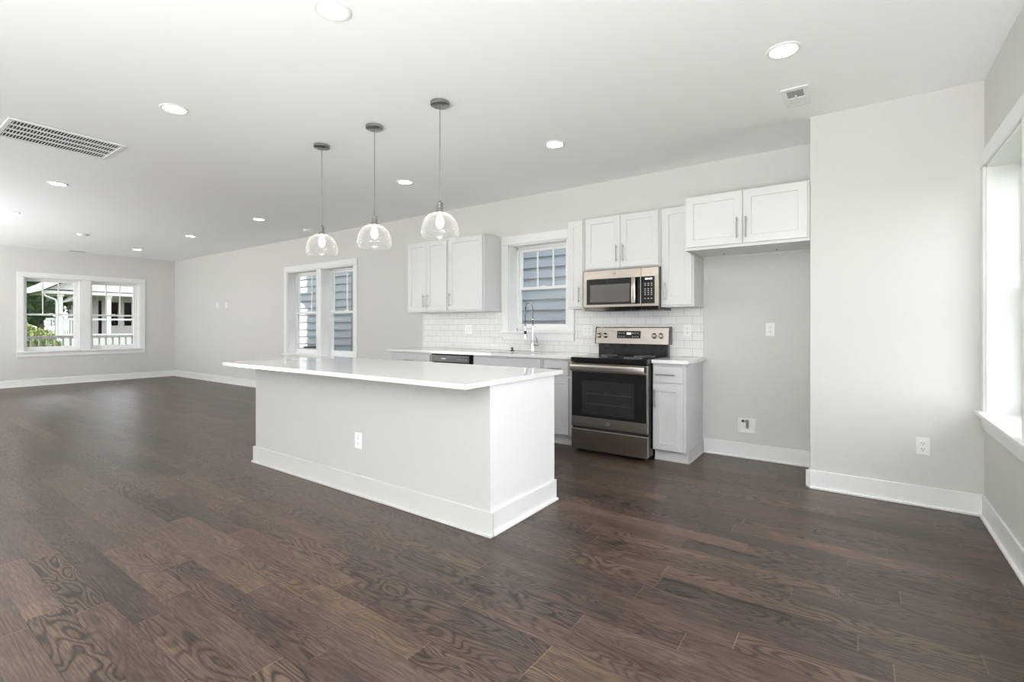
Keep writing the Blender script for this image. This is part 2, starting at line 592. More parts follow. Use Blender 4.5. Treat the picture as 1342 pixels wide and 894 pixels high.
# baseboards: flat board with an eased top and a shoe moulding at the floor
def base_run(mb, p0, p1, n, h=0.135, t=0.013, shoe=0.016):
    """p0->p1 along the wall, n = unit normal into the room"""
    (x0, y0), (x1, y1) = p0, p1
    for (a, b, c, d) in ((0, t, 0, h), (0, t + shoe, 0, shoe)):
        xs = sorted((x0, x1)); ys = sorted((y0, y1))
        if n[0]:
            lo, hi = sorted((x0 + n[0] * a, x0 + n[0] * b))
            mb.box(lo, hi, ys[0], ys[1], c, d, 0.003, 1)
        else:
            lo, hi = sorted((y0 + n[1] * a, y0 + n[1] * b))
            mb.box(xs[0], xs[1], lo, hi, c, d, 0.003, 1)

mb = MB(); base_run(mb, (XF, YK), (-4.97, YK), (0, -1)); structure(mb, 'baseboard_back', M_TRIM)
mb = MB(); base_run(mb, (-1.193, YK), (XS, YK), (0, -1)); base_run(mb, (XS, YK), (XS, YS - 0.029), (-1, 0)); structure(mb, 'baseboard_alcove', M_TRIM)
mb = MB(); base_run(mb, (XS - 0.029, YS), (XR, YS), (0, -1)); structure(mb, 'baseboard_corner', M_TRIM)
mb = MB(); base_run(mb, (XR, YF), (XR, YS), (-1, 0)); structure(mb, 'baseboard_right', M_TRIM)
mb = MB(); base_run(mb, (XF, YF), (XF, YK), (1, 0)); structure(mb, 'baseboard_left', M_TRIM)

# ---------------------------------------------------------------- windows
def window(name, T, openings, lites, head_z, case=0.095, stool_out=0.05, apron=0.085, label=None, screen=False, case_l=None, case_r=None, horn=0.02):
    us = [u for o in openings for u in o[:2]]
    a, b = min(us), max(us)
    z0, z1 = openings[0][2], openings[0][3]
    cl = case if case_l is None else case_l
    cr = case if case_r is None else case_r
    org = T((a + b) / 2, 0, z0)
    root = thing(name, org, kind='structure')
    if label:
        root['label'] = label
    m = MB(T)
    t = -0.019
    m.box(a - cl, a - 0.004, t, 0, z0, z1, 0.002, 1)
    m.box(b + 0.004, b + cr, t, 0, z0, z1, 0.002, 1)
    m.box(a - cl, b + cr, t - 0.002, 0, z1 + 0.004, head_z, 0.002, 1)
    so = sorted(openings)
    for o1, o2 in zip(so, so[1:]):
        m.box(o1[1] + 0.004, o2[0] - 0.004, t, 0, z0, z1, 0.002, 1)
    m.build('casing', M_TRIM, root)
    m = MB(T)
    m.box(a - cl - horn, b + cr + horn, -stool_out, 0.002, z0 - 0.022, z0 + 0.002, 0.003, 1)
    for o in so:
        m.box(o[0] + 0.001, o[1] - 0.001, 0.0, 0.15, z0 - 0.004, z0 + 0.002)
    m.build('sill', M_TRIM, root)
    m = MB(T)
    m.box(a - cl, b + cr, -0.018, 0, z0 - 0.022 - apron, z0 - 0.022, 0.002, 1)
    m.build('apron', M_TRIM, root)
    for o in so:
        u0, u1 = o[0], o[1]
        j = 0.014
        m = MB(T)
        m.box(u0, u0 + j, -0.006, WT, z0, z1)
        m.box(u1 - j, u1, -0.006, WT, z0, z1)
        m.box(u0, u1, -0.006, WT, z1 - j, z1)
        m.box(u0, u1, 0.145, WT, z0, z0 + j)
        m.build('jamb', M_TRIM, root)
        u0 += j; u1 -= j
        zb, zt = z0 + j, z1 - j
        # fixed vinyl frame
        fr = 0.022
        m = MB(T)
        m.box(u0, u0 + fr, 0.145, WT, zb, zt, 0.002, 1)
        m.box(u1 - fr, u1, 0.145, WT, zb, zt, 0.002, 1)
        m.box(u0, u1, 0.145, WT, zt - fr, zt, 0.002, 1)
        m.box(u0, u1, 0.145, WT, zb, zb + fr, 0.002, 1)
        m.build('frame', M_VINYL, root)
        u0 += fr; u1 -= fr; zb += fr; zt -= fr
        zm = (zb + zt) / 2
        st = 0.036
        for part, lo, hi, w0, w1 in (('upper_sash', zm - 0.018, zt, 0.178, 0.203), ('lower_sash', zb, zm + 0.018, 0.150, 0.176)):
            m = MB(T)
            m.box(u0, u0 + st, w0, w1, lo, hi, 0.002, 1)
            m.box(u1 - st, u1, w0, w1, lo, hi, 0.002, 1)
            m.box(u0 + st, u1 - st, w0, w1, hi - (st if part == 'upper_sash' else 0.036), hi, 0.002, 1)
            m.box(u0 + st, u1 - st, w0, w1, lo, lo + (0.036 if part == 'upper_sash' else 0.05), 0.002, 1)
            s = m.build(part, M_VINYL, root)
            wc = (w0 + w1) / 2
            lo2 = lo + (0.036 if part == 'upper_sash' else 0.05)
            m = MB(T)
            m.box(u0 + st, u1 - st, wc - 0.002, wc + 0.002, lo2, hi - 0.036)
            m.build('pane', M_GLASS, s)
            if part == 'upper_sash':
                for k in range(1, lites):
                    uc = u0 + st + (u1 - u0 - 2 * st) * k / lites
                    m = MB(T)
                    m.box(uc - 0.009, uc + 0.009, wc - 0.008, wc + 0.008, lo2, hi - 0.036)
                    m.build('muntin', M_VINYL, s)
            else:
                m = MB(T)
                uc = (u0 + u1) / 2
                m.box(uc - 0.03, uc + 0.03, w0 - 0.004, w0 + 0.02, hi, hi + 0.012, 0.003, 1)
                m.build('sash_lock', M_VINYL, s)
    return root

window('window_1', T_FAR, F_OPEN, 3, 2.262)
window('window_2', T_BACK, D_OPEN, 2, 2.262)
window('window_3', T_BACK, K_OPEN, 3, 2.287, case=0.10, horn=0.008, case_r=0.095)
window('window_4', T_RIGHT, R_OPEN, 3, 2.286, case=0.082, horn=0.0)

def opening_frame(name, T, o, n):
    """plain glazed frame of an unseen window added for side light"""
    u0, u1, z0, z1 = o
    root = thing(name, T((u0 + u1) / 2, 0, z0), kind='structure')
    m = MB(T)
    m.box(u0 - 0.09, u0, -0.019, 0, z0 - 0.09, z1 + 0.09)
    m.box(u1, u1 + 0.09, -0.019, 0, z0 - 0.09, z1 + 0.09)
    m.box(u0, u1, -0.019, 0, z1, z1 + 0.09)
    m.box(u0, u1, -0.03, 0, z0 - 0.09, z0)
    m.build('casing', M_TRIM, root)
    m = MB(T)
    for k in range(n + 1):
        uc = u0 + 0.03 + (u1 - u0 - 0.06) * k / n
        m.box(uc - 0.03, uc + 0.03, 0.06, 0.11, z0, z1)
    m.box(u0, u1, 0.06, 0.11, z0, z0 + 0.06)
    m.box(u0, u1, 0.06, 0.11, z1 - 0.06, z1)
    m.build('frame', M_VINYL, root)
    m = MB(T)
    m.box(u0 + 0.01, u1 - 0.01, 0.083, 0.087, z0 + 0.01, z1 - 0.01)
    m.build('pane', M_GLASS, root)

opening_frame('added_window', T_RIGHT, RB_OPEN[0], 4)  # unseen window, added and widened to let in light from the right

# ---------------------------------------------------------------- kitchen island
isl = thing('kitchen_island', (-3.018, 2.55, 0), 'long white kitchen island with panelled sides standing on the dark wood floor', 'kitchen island')
IX0, IX1, IY0, IY1 = -4.326, -1.71, 2.19, 2.909
m = MB(); m.box(IX0, IX1, IY0, IY1, 0, 0.86)
m.build('body', M_ISLAND, isl)
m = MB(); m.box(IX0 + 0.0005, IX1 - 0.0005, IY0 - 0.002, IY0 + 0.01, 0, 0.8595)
m.build('front_panel', M_PANEL_SHADE, isl, label='flat front panel with shade painted into its white')
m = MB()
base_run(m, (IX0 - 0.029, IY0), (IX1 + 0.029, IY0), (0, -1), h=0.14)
m.build('front_baseboard', M_BASEBOARD_SHADE, isl)
m = MB()
base_run(m, (IX1, IY0), (IX1, IY1 + 0.012), (1, 0), h=0.14)
m.build('end_baseboard', M_TRIM, isl)
m = MB()
base_run(m, (IX0, IY0), (IX0, IY1 + 0.012), (-1, 0), h=0.14)
m.build('end_baseboard', M_TRIM, isl)

def rounded(x0, x1, y0, y1, r, n=5):
    pts = []
    for cx, cy, a0 in ((x1 - r, y1 - r, 0), (x0 + r, y1 - r, 90), (x0 + r, y0 + r, 180), (x1 - r, y0 + r, 270)):
        for k in range(n + 1):
            a = radians(a0 + 90 * k / n)
            pts.append((cx + r * cos(a), cy + r * sin(a)))
    return pts

m = MB(); m.prism(rounded(-4.432, -1.689, 1.954, 3.002, 0.012), 0.86, 0.889, 'z', bev=0.003)
m.build('island_countertop', M_QUARTZ, label='polished white quartz worktop overhanging the kitchen island', category='countertop')

# ---------------------------------------------------------------- cabinets
def bar_pull(parent, x, z, y, vertical=True, length=0.165, name='handle'):
    """bar handle standing off a face at y"""
    m = MB()
    h = length / 2
    d = 0.030
    if vertical:
        m.tube([(x, y - d, z - h), (x, y - d, z + h)], 0.0055, 10)
        for s in (-1, 1):
            m.tube([(x, y + 0.001, z + s * (h - 0.02)), (x, y - d, z + s * (h - 0.02))], 0.0045, 8)
    else:
        m.tube([(x - h, y - d, z), (x + h, y - d, z)], 0.0055, 10)
        for s in (-1, 1):
            m.tube([(x + s * (h - 0.02), y + 0.001, z), (x + s * (h - 0.02), y - d, z)], 0.0045, 8)
    return m.build(name, M_NICKEL, parent, smooth=True)

def cabinet_box(m, x0, x1, y0, y1, z0, z1):
    m.box(x0, x1, y0, y1, z0, z1, 0.0015, 1)

def wall_cabinet(x0, x1, z0, z1, yb, doors, label, group='white wall cabinets'):
    """yb = front of the box; doors = [(x0,x1,z0,z1,handle_x,handle_z)]"""
    root = thing('wall_cabinet', ((x0 + x1) / 2, YK, z0), label, 'cabinet', group)
    m = MB(); 
    t = 0.018
    m.box(x0 + 0.001, x0 + t, yb, YK - 0.001, z0, z1, 0.001, 1)
    m.box(x1 - t, x1 - 0.001, yb, YK - 0.001, z0, z1, 0.001, 1)
    m.box(x0 + t, x1 - t, yb, YK - 0.001, z1 - t, z1)
    m.box(x0 + t, x1 - t, yb + 0.02, YK - 0.001, z0 + 0.012, z0 + 0.012 + t)
    m.box(x0 + t, x1 - t, YK - 0.02, YK - 0.001, z0, z1)
    m.box(x0 + t, x1 - t, yb, yb + 0.02, z0, z0 + 0.04)
    m.box(x0 + t, x1 - t, yb, yb + 0.02, z1 - 0.04, z1)
    if len(doors) > 1:
        xc = (doors[0][1] + doors[1][0]) / 2
        m.box(xc - 0.02, xc + 0.02, yb, yb + 0.02, z0 + 0.04, z1 - 0.04)
    m.build('body', M_CAB, root)
    for a, b, c, d, hx, hz in doors:
        m = MB(); m.shaker(a, b, c, d, yb - 0.02)
        dr = m.build('door', M_CAB, root)
        bar_pull(dr, hx, hz, yb - 0.02)
    return root

UB = 4.51
wall_cabinet(-4.914, -4.184, 1.374, 2.29, UB, [(-4.897, -4.552, 1.392, 2.286, -4.592, 1.52), (-4.548, -4.200, 1.392, 2.286, -4.512, 1.52)],
             'white two-door wall cabinet nearest the tall double windows, above the dishwasher')
wall_cabinet(-4.182, -3.607, 1.374, 2.29, UB, [(-4.165, -3.626, 1.392, 2.286, -4.130, 1.52)],
             'white single wide-door wall cabinet just left of the sink window')
wall_cabinet(-2.487, -2.290, 1.374, 2.29, UB, [(-2.474, -2.304, 1.392, 2.286, -2.338, 1.52)],
             'narrow white wall cabinet between the sink window and the microwave')
wall_cabinet(-2.288, -1.502, 1.757, 2.29, UB, [(-2.272, -1.897, 1.772, 2.286, -1.930, 1.91), (-1.893, -1.518, 1.772, 2.286, -1.862, 1.91)],
             'short white two-door wall cabinet directly above the microwave')
wall_cabinet(-1.500, -1.200, 1.374, 2.29, UB, [(-1.484, -1.216, 1.392, 2.286, -1.452, 1.52)],
             'white single-door wall cabinet just right of the microwave')
fc = wall_cabinet(-1.203, -0.290, 1.835, 2.283, 4.23, [(-1.187, -0.7495, 1.858, 2.279, -0.787, 1.98), (-0.7455, -0.306, 1.858, 2.279, -0.722, 1.98)],
                  'deep white two-door wall cabinet above the empty fridge alcove')
for x in (-0.98, -0.56):
    m = MB(); m.lathe([(0.006, -0.004), (0.006, 0.0), (0.003, 0.001)], (x, 4.66, 1.846), seg=12)
    m.build('screw', M_DARK, fc)

BY = 4.27   # front of base cabinet boxes; door faces stand 2 cm proud
def base_cabinet(x0, x1, label, drawers, doors, group='grey base cabinets', end=None):
    root = thing('base_cabinet', ((x0 + x1) / 2, YK, 0), label, 'cabinet', group)
    m = MB()
    t = 0.018
    m.box(x0 + 0.001, x0 + t, BY, YK - 0.001, 0.10, 0.869)
    m.box(x1 - t, x1 - 0.001, BY, YK - 0.001, 0.10, 0.869, 0.001, 1)
    m.box(x0 + t, x1 - t, YK - 0.012, YK - 0.001, 0.10, 0.869)
    m.box(x0 + t, x1 - t, BY, YK - 0.012, 0.10, 0.12)
    m.box(x0 + t, x1 - t, BY, BY + 0.02, 0.12, 0.869)
    m.build('body', M_BASE, root)
    m = MB()
    m.box(x0 + 0.001, x1 - (0.001 if end is None else -0.002), BY + 0.06, BY + 0.075, 0, 0.10)
    m.box(x0 + 0.001, x1 - (0.001 if end is None else -0.018), BY + 0.045, BY + 0.06, 0, 0.016, 0.003, 1)
    if end:
        m.box(x1 - 0.012, x1 + 0.002, BY + 0.0755, YK - 0.02, 0, 0.0995)
        m.box(x1 + 0.002, x1 + 0.018, BY + 0.045, YK - 0.03, 0, 0.016, 0.003, 1)
    m.build('toe_kick', M_BASE, root)
    for a, b, c, d, hx, hz in drawers:
        m = MB(); m.box(a, b, BY - 0.02, BY, c, d, 0.003, 1)
        dr = m.build('drawer', M_BASE, root)
        if hx is not None:
            bar_pull(dr, hx, hz, BY - 0.02, False)
    for a, b, c, d, hx, hz in doors:
        m = MB(); m.shaker(a, b, c, d, BY - 0.02)
        dr = m.build('door', M_BASE, root)
        bar_pull(dr, hx, hz, BY - 0.02)
    return root

base_cabinet(-4.975, -4.235, 'grey base cabinet at the far end of the sink counter, beside the black dishwasher',
             [(-4.955, -4.250, 0.70, 0.845, -4.6, 0.772)], [(-4.955, -4.606, 0.115, 0.68, -4.64, 0.56), (-4.602, -4.250, 0.115, 0.68, -4.568, 0.56)])
base_cabinet(-3.575, -2.645, 'wide grey sink base cabinet right of the dishwasher, half hidden behind the island',
             [(-3.560, -2.662, 0.70, 0.845, None, None)], [(-3.560, -3.113, 0.115, 0.68, -3.15, 0.56), (-3.109, -2.662, 0.115, 0.68, -3.07, 0.56)])
base_cabinet(-2.643, -2.279, 'grey base cabinet with drawer and door between sink and range',
             [(-2.622, -2.338, 0.70, 0.845, -2.48, 0.772)], [(-2.622, -2.338, 0.115, 0.68, -2.59, 0.56)])
base_cabinet(-1.494, -1.203, 'narrow light grey base cabinet with one drawer and one door, right of the range',
             [(-1.484, -1.222, 0.700, 0.840, -1.37, 0.772)], [(-1.484, -1.222, 0.108, 0.682, -1.462, 0.56)], end=True)

# worktops of the wall run (the sink side is cut out over the basin)
SX0, SX1, SY0, SY1 = -3.40, -2.74, 4.33, 4.69
m = MB()
m.box(-5.03, SX0, 4.23, YK - 0.001, 0.87, 0.90, 0.002, 1)
m.box(SX1, -2.262, 4.23, YK - 0.001, 0.87, 0.90, 0.002, 1)
m.box(SX0, SX1, 4.23, SY0, 0.87, 0.90)
m.box(SX0, SX1, SY1, YK - 0.001, 0.87, 0.90)
m.build('countertop', M_QUARTZ, label='long white quartz worktop with the sink, running under the window', category='countertop', group='wall worktops')
m = MB(); m.box(-1.493, -1.176, 4.23, YK - 0.001, 0.87, 0.90, 0.002, 1)
m.build('countertop', M_QUARTZ, label='short white quartz worktop on the narrow cabinet right of the range', category='countertop', group='wall worktops')

# tiled backsplash (flat panel cut round the window trim)
ty0, ty1 = YK - 0.009, YK - 0.0005
m = MB()
m.box(-4.952, -3.585, ty0, ty1, 0.901, 1.373)
m.box(-3.585, -2.565, ty0, ty1, 0.901, 1.023)
m.box(-2.565, -1.198, ty0, ty1, 0.901, 1.373)
m.build('backsplash', M_TILE, label='glossy white subway tile backsplash behind the sink counter and range', category='backsplash')

# sink, faucet, soap button
sk = thing('sink', (-3.07, 4.51, 0.66), 'undermount steel sink basin set in the worktop below the window', 'sink')
m = MB()
t = 0.003
m.box(SX0 - t, SX0, SY0 - t, SY1 + t, 0.67, 0.869)
m.box(SX1, SX1 + t, SY0 - t, SY1 + t, 0.67, 0.869)
m.box(SX0, SX1, SY0 - t, SY0, 0.67, 0.869)
m.box(SX0, SX1, SY1, SY1 + t, 0.67, 0.869)
m.box(SX0 - t, SX1 + t, SY0 - t, SY1 + t, 0.667, 0.67)
m.build('basin', M_STEEL, sk)
m = MB(); m.lathe([(0.045, 0), (0.045, 0.003), (0.03, 0.004)], (-3.07, 4.51, 0.67))
m.build('drain', M_CHROME, sk, smooth=True)

FX, FY = -3.07, 4.735
fa = thing('faucet', (FX, FY, 0.90), 'tall chrome spring-neck kitchen faucet in front of the sink window', 'faucet')
m = MB(); m.lathe([(0.028, 0), (0.028, 0.004), (0.022, 0.008), (0.022, 0.115), (0.016, 0.125)], (FX, FY, 0.90))
m.cyl((FX, FY, 1.02), (FX, FY, 1.20), 0.0115, 16)
m.build('body', M_CHROME, fa, smooth=True)
arc = [(FX, FY, 1.20)]
R = 0.078
zc = 1.385
arc += [(FX, FY, 1.26), (FX, FY, 1.33)]
for k in range(13):
    a = pi * k / 12
    arc.append((FX, FY - R + R * cos(a), zc + R * sin(a)))
arc += [(FX, FY - 2 * R, 1.30), (FX, FY - 2 * R, 1.19)]
m = MB(); m.tube(arc, 0.006, 10)
m.build('hose', M_DARK, fa, smooth=True)
# spring coiled round the hose
def resample(path, step):
    path = [Vector(p) for p in path]
    out, acc = [path[0]], 0.0
    for p, q in zip(path, path[1:]):
        d = (q - p).length
        s = step - acc
        while s <= d:
            out.append(p.lerp(q, s / d)); s += step
        acc = d - (s - step)
    return out
fine = resample(arc, 0.0016)
coil = []
for i, p in enumerate(fine):
    d = (fine[min(i + 1, len(fine) - 1)] - fine[max(i - 1, 0)]).normalized()
    e1 = Vector((1, 0, 0)); e2 = d.cross(e1).normalized()
    ph = 2 * pi * i / 8
    coil.append(p + e1 * (0.0105 * cos(ph)) + e2 * (0.0105 * sin(ph)))
m = MB(); m.tube(coil, 0.0022, 5)
m.build('spring', M_CHROME, fa, smooth=True)
m = MB(); m.lathe([(0.009, 0.14), (0.013, 0.13), (0.014, 0.05), (0.017, 0.03), (0.018, 0.0)], (FX, FY - 2 * R, 1.055), seg=20)
m.build('spray_head', M_CHROME, fa, smooth=True)
m = MB(); m.lathe([(0.0145, 0.05), (0.0152, 0.048), (0.0152, 0.085), (0.0145, 0.087)], (FX, FY - 2 * R, 1.055), seg=20)
m.build('spray_grip', M_DARK, fa, smooth=True)
m = MB(); m.tube([(FX, FY, 1.165), (FX, FY - R, 1.165), (FX, FY - 2 * R + 0.016, 1.165)], 0.005, 8)
m.tube([(FX + 0.017 * cos(2 * pi * k / 16), FY - 2 * R + 0.017 * sin(2 * pi * k / 16), 1.165) for k in range(16)], 0.0035, 6, closed=True)
m.build('holder_arm', M_CHROME, fa, smooth=True)
m = MB(); m.cyl((FX + 0.018, FY, 0.985), (FX + 0.075, FY, 0.985), 0.017, 16); m.tube([(FX + 0.066, FY, 0.985), (FX + 0.072, FY - 0.02, 1.02), (FX + 0.078, FY - 0.05, 1.075)], [0.006, 0.005, 0.004], 8)
m.build('lever', M_CHROME, fa, smooth=True)

sb = thing('sink_button', (-3.385, 4.765, 0.90), 'small black push button on the worktop left of the faucet', 'button')
m = MB(); m.lathe([(0.024, 0.0), (0.024, 0.005), (0.020, 0.007)], (-3.385, 4.765, 0.90), seg=20); m.build('flange', M_DARK, sb, smooth=True)
m = MB(); m.lathe([(0.008, 0.006), (0.008, 0.026), (0.017, 0.028), (0.017, 0.036), (0.014, 0.038)], (-3.385, 4.765, 0.90), seg=20); m.build('plunger', M_DARK, sb, smooth=True)

# ---------------------------------------------------------------- dishwasher
dw = thing('dishwasher', (-3.905, 4.5, 0), 'black dishwasher under the sink counter, only its control strip above the island', 'dishwasher')
m = MB(); m.box(-4.200, -3.610, 4.27, 4.80, 0.02, 0.862); m.build('tub', M_DARK, dw)
m = MB(); m.box(-4.203, -3.607, 4.235, 4.27, 0.12, 0.765, 0.003, 1); m.build('door', M_BLACK, dw)
m = MB(); m.box(-4.203, -3.607, 4.232, 4.27, 0.770, 0.855, 0.004, 1)
cp = m.build('control_panel', M_BLACK, dw)
m = MB(); m.box(-4.04, -3.97, 4.2305, 4.234, 0.806, 0.818); m.build('badge', M_PLATE, cp)
for k in range(5):
    m = MB(); m.box(-3.80 + 0.035 * k, -3.788 + 0.035 * k, 4.2305, 4.234, 0.803, 0.811); m.build('button', M_PRINT, cp)
m = MB(); m.box(-4.195, -3.615, 4.30, 4.32, 0.0, 0.118); m.build('toe_panel', M_DARK, dw)

# ---------------------------------------------------------------- range
rg = thing('range', (-1.875, 4.5, 0), 'stainless steel electric range with black glass oven door and cooktop', 'range')
RX0, RX1 = -2.252, -1.498
m = MB()
m.box(RX0 + 0.004, RX1 - 0.004, 4.19, 4.80, 0.035, 0.855, 0.003, 1)
m.build('body', M_BLACK, rg)
for x in (RX0 + 0.05, RX1 - 0.05):
    for y in (4.25, 4.74):
        m = MB(); m.lathe([(0.018, 0), (0.018, 0.012), (0.010, 0.014), (0.010, 0.036)], (x, y, 0), seg=14); m.build('foot', M_DARK, rg, smooth=True)
m = MB(); m.box(RX0, RX1, 4.14, 4.765, 0.857, 0.902, 0.006, 2)
ct = m.build('cooktop', M_BLKGLASS, rg)
for x, y, r in ((-2.06, 4.30, 0.105), (-1.69, 4.30, 0.085), (-2.06, 4.60, 0.08), (-1.69, 4.60, 0.10)):
    m = MB(); m.lathe([(r, 0.0), (r, 0.0008), (r - 0.004, 0.0008), (r - 0.004, 0.0)], (x, y, 0.9021), close=False, seg=48); m.build('burner_ring', M_PRINT, ct)
# oven door
m = MB(); m.box(RX0 + 0.002, RX1 - 0.002, 4.150, 4.188, 0.243, 0.848, 0.004, 1)
dr = m.build('oven_door', M_STEEL, rg)
m = MB(); m.box(RX0 + 0.012, RX1 - 0.012, 4.147, 4.1505, 0.342, 0.768, 0.001, 1)
gl = m.build('door_glass', M_BLKGLASS, dr)
m = MB(); m.prism(rounded(-2.133, -1.617, 0.372, 0.684, 0.012), 4.1458, 4.1475, 'y')
m.build('oven_window', M_OVENWIN, dr)
for z in (0.47, 0.565):
    m = MB(); m.box(-2.10, -1.65, 4.1450, 4.1460, z - 0.002, z + 0.002); m.build('rack_line', M_RACK, dr)
m = MB(); m.box(RX0 + 0.012, RX1 - 0.014, 4.096, 4.116, 0.776, 0.838, 0.008, 3)
hd = m.build('handle', M_STEEL, dr, smooth=True)
for x in (RX0 + 0.06, RX1 - 0.06):
    m = MB(); m.box(x - 0.014, x + 0.014, 4.112, 4.151, 0.792, 0.822, 0.003, 1); m.build('handle_post', M_STEEL, dr)
def emblem(parent, x, z, y, r):
    m = MB(); m.lathe([(r, 0.0), (r, -0.0022), (r * 0.86, -0.0026), (r * 0.80, -0.0016)], (x, y, z), 'y', seg=24)
    e = m.build('emblem', M_NICKEL, parent, smooth=True)
    m = MB()
    pts = [(x + r * 0.52 * cos(a) * (0.75 + 0.25 * sin(2 * a)), y - 0.0026, z + r * 0.52 * sin(a)) for a in [radians(40 + 12 * k) for k in range(24)]]
    m.tube(pts, r * 0.10, 6); m.build('emblem_mark', M_CHROME, e, smooth=True)
emblem(dr, -1.875, 0.297, 4.1500, 0.020)
m = MB(); m.box(RX0 + 0.006, RX1 - 0.006, 4.17, 4.19, 0.216, 0.245); m.build('door_gap', M_DARK, rg)
m = MB(); m.box(RX0 + 0.002, RX1 - 0.002, 4.150, 4.19, 0.030, 0.221, 0.004, 1); m.build('storage_drawer', M_STEEL, rg)
# control backguard
m = MB(); m.box(RX0 + 0.01, RX1 - 0.01, 4.742, 4.80, 0.90, 1.03); m.box(RX0 + 0.03, RX1 - 0.03, 4.725, 4.745, 0.902, 0.925, 0.004, 1)
m.build('backguard_riser', M_BLACK, rg)
m = MB(); m.prism([(4.700, 1.018), (4.722, 1.178), (4.735, 1.186), (4.80, 1.186), (4.80, 1.018)], RX0 - 0.008, RX1 + 0.008, 'x', bev=0.003)
bg = m.build('backguard', M_STEEL, rg)
for x in (RX0 - 0.0135, RX1 + 0.0075):
    m = MB(); m.prism([(4.697, 1.014), (4.719, 1.180), (4.735, 1.190), (4.80, 1.190), (4.80, 1.014)], x, x + 0.006, 'x'); m.build('end_cap', M_BLACK, bg)
slope = lambda z: 4.700 + (z - 1.018) * 0.022 / 0.160
def tilted(m, x0, x1, z0, z1, out):
    n = 0.0
    m.prism([(slope(z0) - out, z0), (slope(z1) - out, z1), (slope(z1) + 0.004, z1), (slope(z0) + 0.004, z0)], x0, x1, 'x')
m = MB(); tilted(m, -2.022, -1.772, 1.072, 1.147, 0.0025); ds = m.build('display', M_BLKGLASS, bg)
for k, w in enumerate((0.010, 0.012, 0.012)):
    m = MB(); tilted(m, -1.916 + 0.016 * k, -1.916 + 0.016 * k + w, 1.112, 1.130, 0.0035); m.build('digit', M_DIGIT, ds)
for row, zz in enumerate((1.086, 1.122)):
    for x in ([-2.005 + 0.026 * k for k in range(3)] + [-1.858 + 0.026 * k for k in range(3)]):
        m = MB(); tilted(m, x, x + 0.012, zz, zz + 0.006, 0.0035); m.build('touch_key', M_PRINT, ds)
for x in (-2.222, -2.155, -1.632, -1.565):
    m = MB()
    m.lathe([(0.028, 0.0), (0.028, -0.006), (0.022, -0.010), (0.020, -0.030), (0.016, -0.034)], (x, slope(1.10), 1.10), 'y', seg=24)
    m.box(x - 0.005, x + 0.005, slope(1.10) - 0.040, slope(1.10) - 0.028, 1.082, 1.118, 0.002, 1)
    m.build('knob', M_STEEL, bg, smooth=True)

# ---------------------------------------------------------------- microwave
mw = thing('microwave', (-1.875, 4.62, 1.345), 'stainless over-the-range microwave mounted under the short wall cabinet', 'microwave')
MX0, MX1, MY = -2.262, -1.498, 4.430
m = MB(); m.box(MX0 + 0.003, MX1 - 0.003, MY + 0.045, YK - 0.012, 1.348, 1.752, 0.002, 1); m.build('case', M_BLACK, mw)
m = MB(); m.prism([(MY + 0.0, 1.385), (MY, 1.742), (MY + 0.010, 1.752), (MY + 0.046, 1.752), (MY + 0.046, 1.348), (MY + 0.03, 1.348)], MX0, -1.664, 'x', bev=0.002)
md = m.build('door', M_STEEL, mw)
m = MB(); m.prism([(MY + 0.0, 1.385), (MY, 1.742), (MY + 0.010, 1.752), (MY + 0.046, 1.752), (MY + 0.046, 1.348), (MY + 0.03, 1.348)], -1.661, MX1, 'x', bev=0.002)
mf = m.build('control_frame', M_STEEL, mw)
m = MB(); m.box(MX0 + 0.036, -1.668, MY - 0.003, MY + 0.002, 1.408, 1.662, 0.001, 1); m.build('door_glass', M_BLKGLASS, md)
m = MB(); m.prism(rounded(-2.188, -1.772, 1.432, 1.604, 0.006), MY - 0.0045, MY - 0.0028, 'y'); m.build('door_window', M_MWWIN, md)
m = MB(); m.box(-1.742, -1.702, MY - 0.048, MY - 0.030, 1.412, 1.660, 0.006, 2); m.build('handle', M_STEEL, md, smooth=True)
for z in (1.44, 1.63):
    m = MB(); m.box(-1.732, -1.712, MY - 0.032, MY - 0.002, z - 0.012, z + 0.012, 0.002, 1); m.build('handle_post', M_STEEL, md)
emblem(md, -1.93, 1.708, MY, 0.014)
m = MB(); m.box(-1.660, -1.532, MY - 0.003, MY + 0.002, 1.408, 1.662, 0.001, 1); mp_ = m.build('control_panel', M_BLKGLASS, mf)
m = MB()
for x in (-1.620, -1.604, -1.583, -1.567):
    m.box(x, x + 0.011, MY - 0.0042, MY - 0.0028, 1.632, 1.646)
m.build('clock_digits', M_DIGIT, mp_)
for row, z in enumerate((1.592, 1.575, 1.542, 1.524, 1.506, 1.488, 1.452)):
    for k in range(3):
        x = -1.628 + 0.030 * k
        m = MB(); m.box(x, x + 0.014, MY - 0.0040, MY - 0.0028, z, z + 0.006); m.build('key', M_PRINT, mp_)
m = MB(); m.box(MX0 + 0.21, -1.72, MY + 0.06, MY + 0.16, 1.3455, 1.3485); m.build('bottom_vent', M_DARK, mw)
m = MB(); m.box(-1.64, -1.54, MY + 0.06, MY + 0.14, 1.3455, 1.3485); m.build('bottom_lamp_cover', M_GREYSLOT, mw)

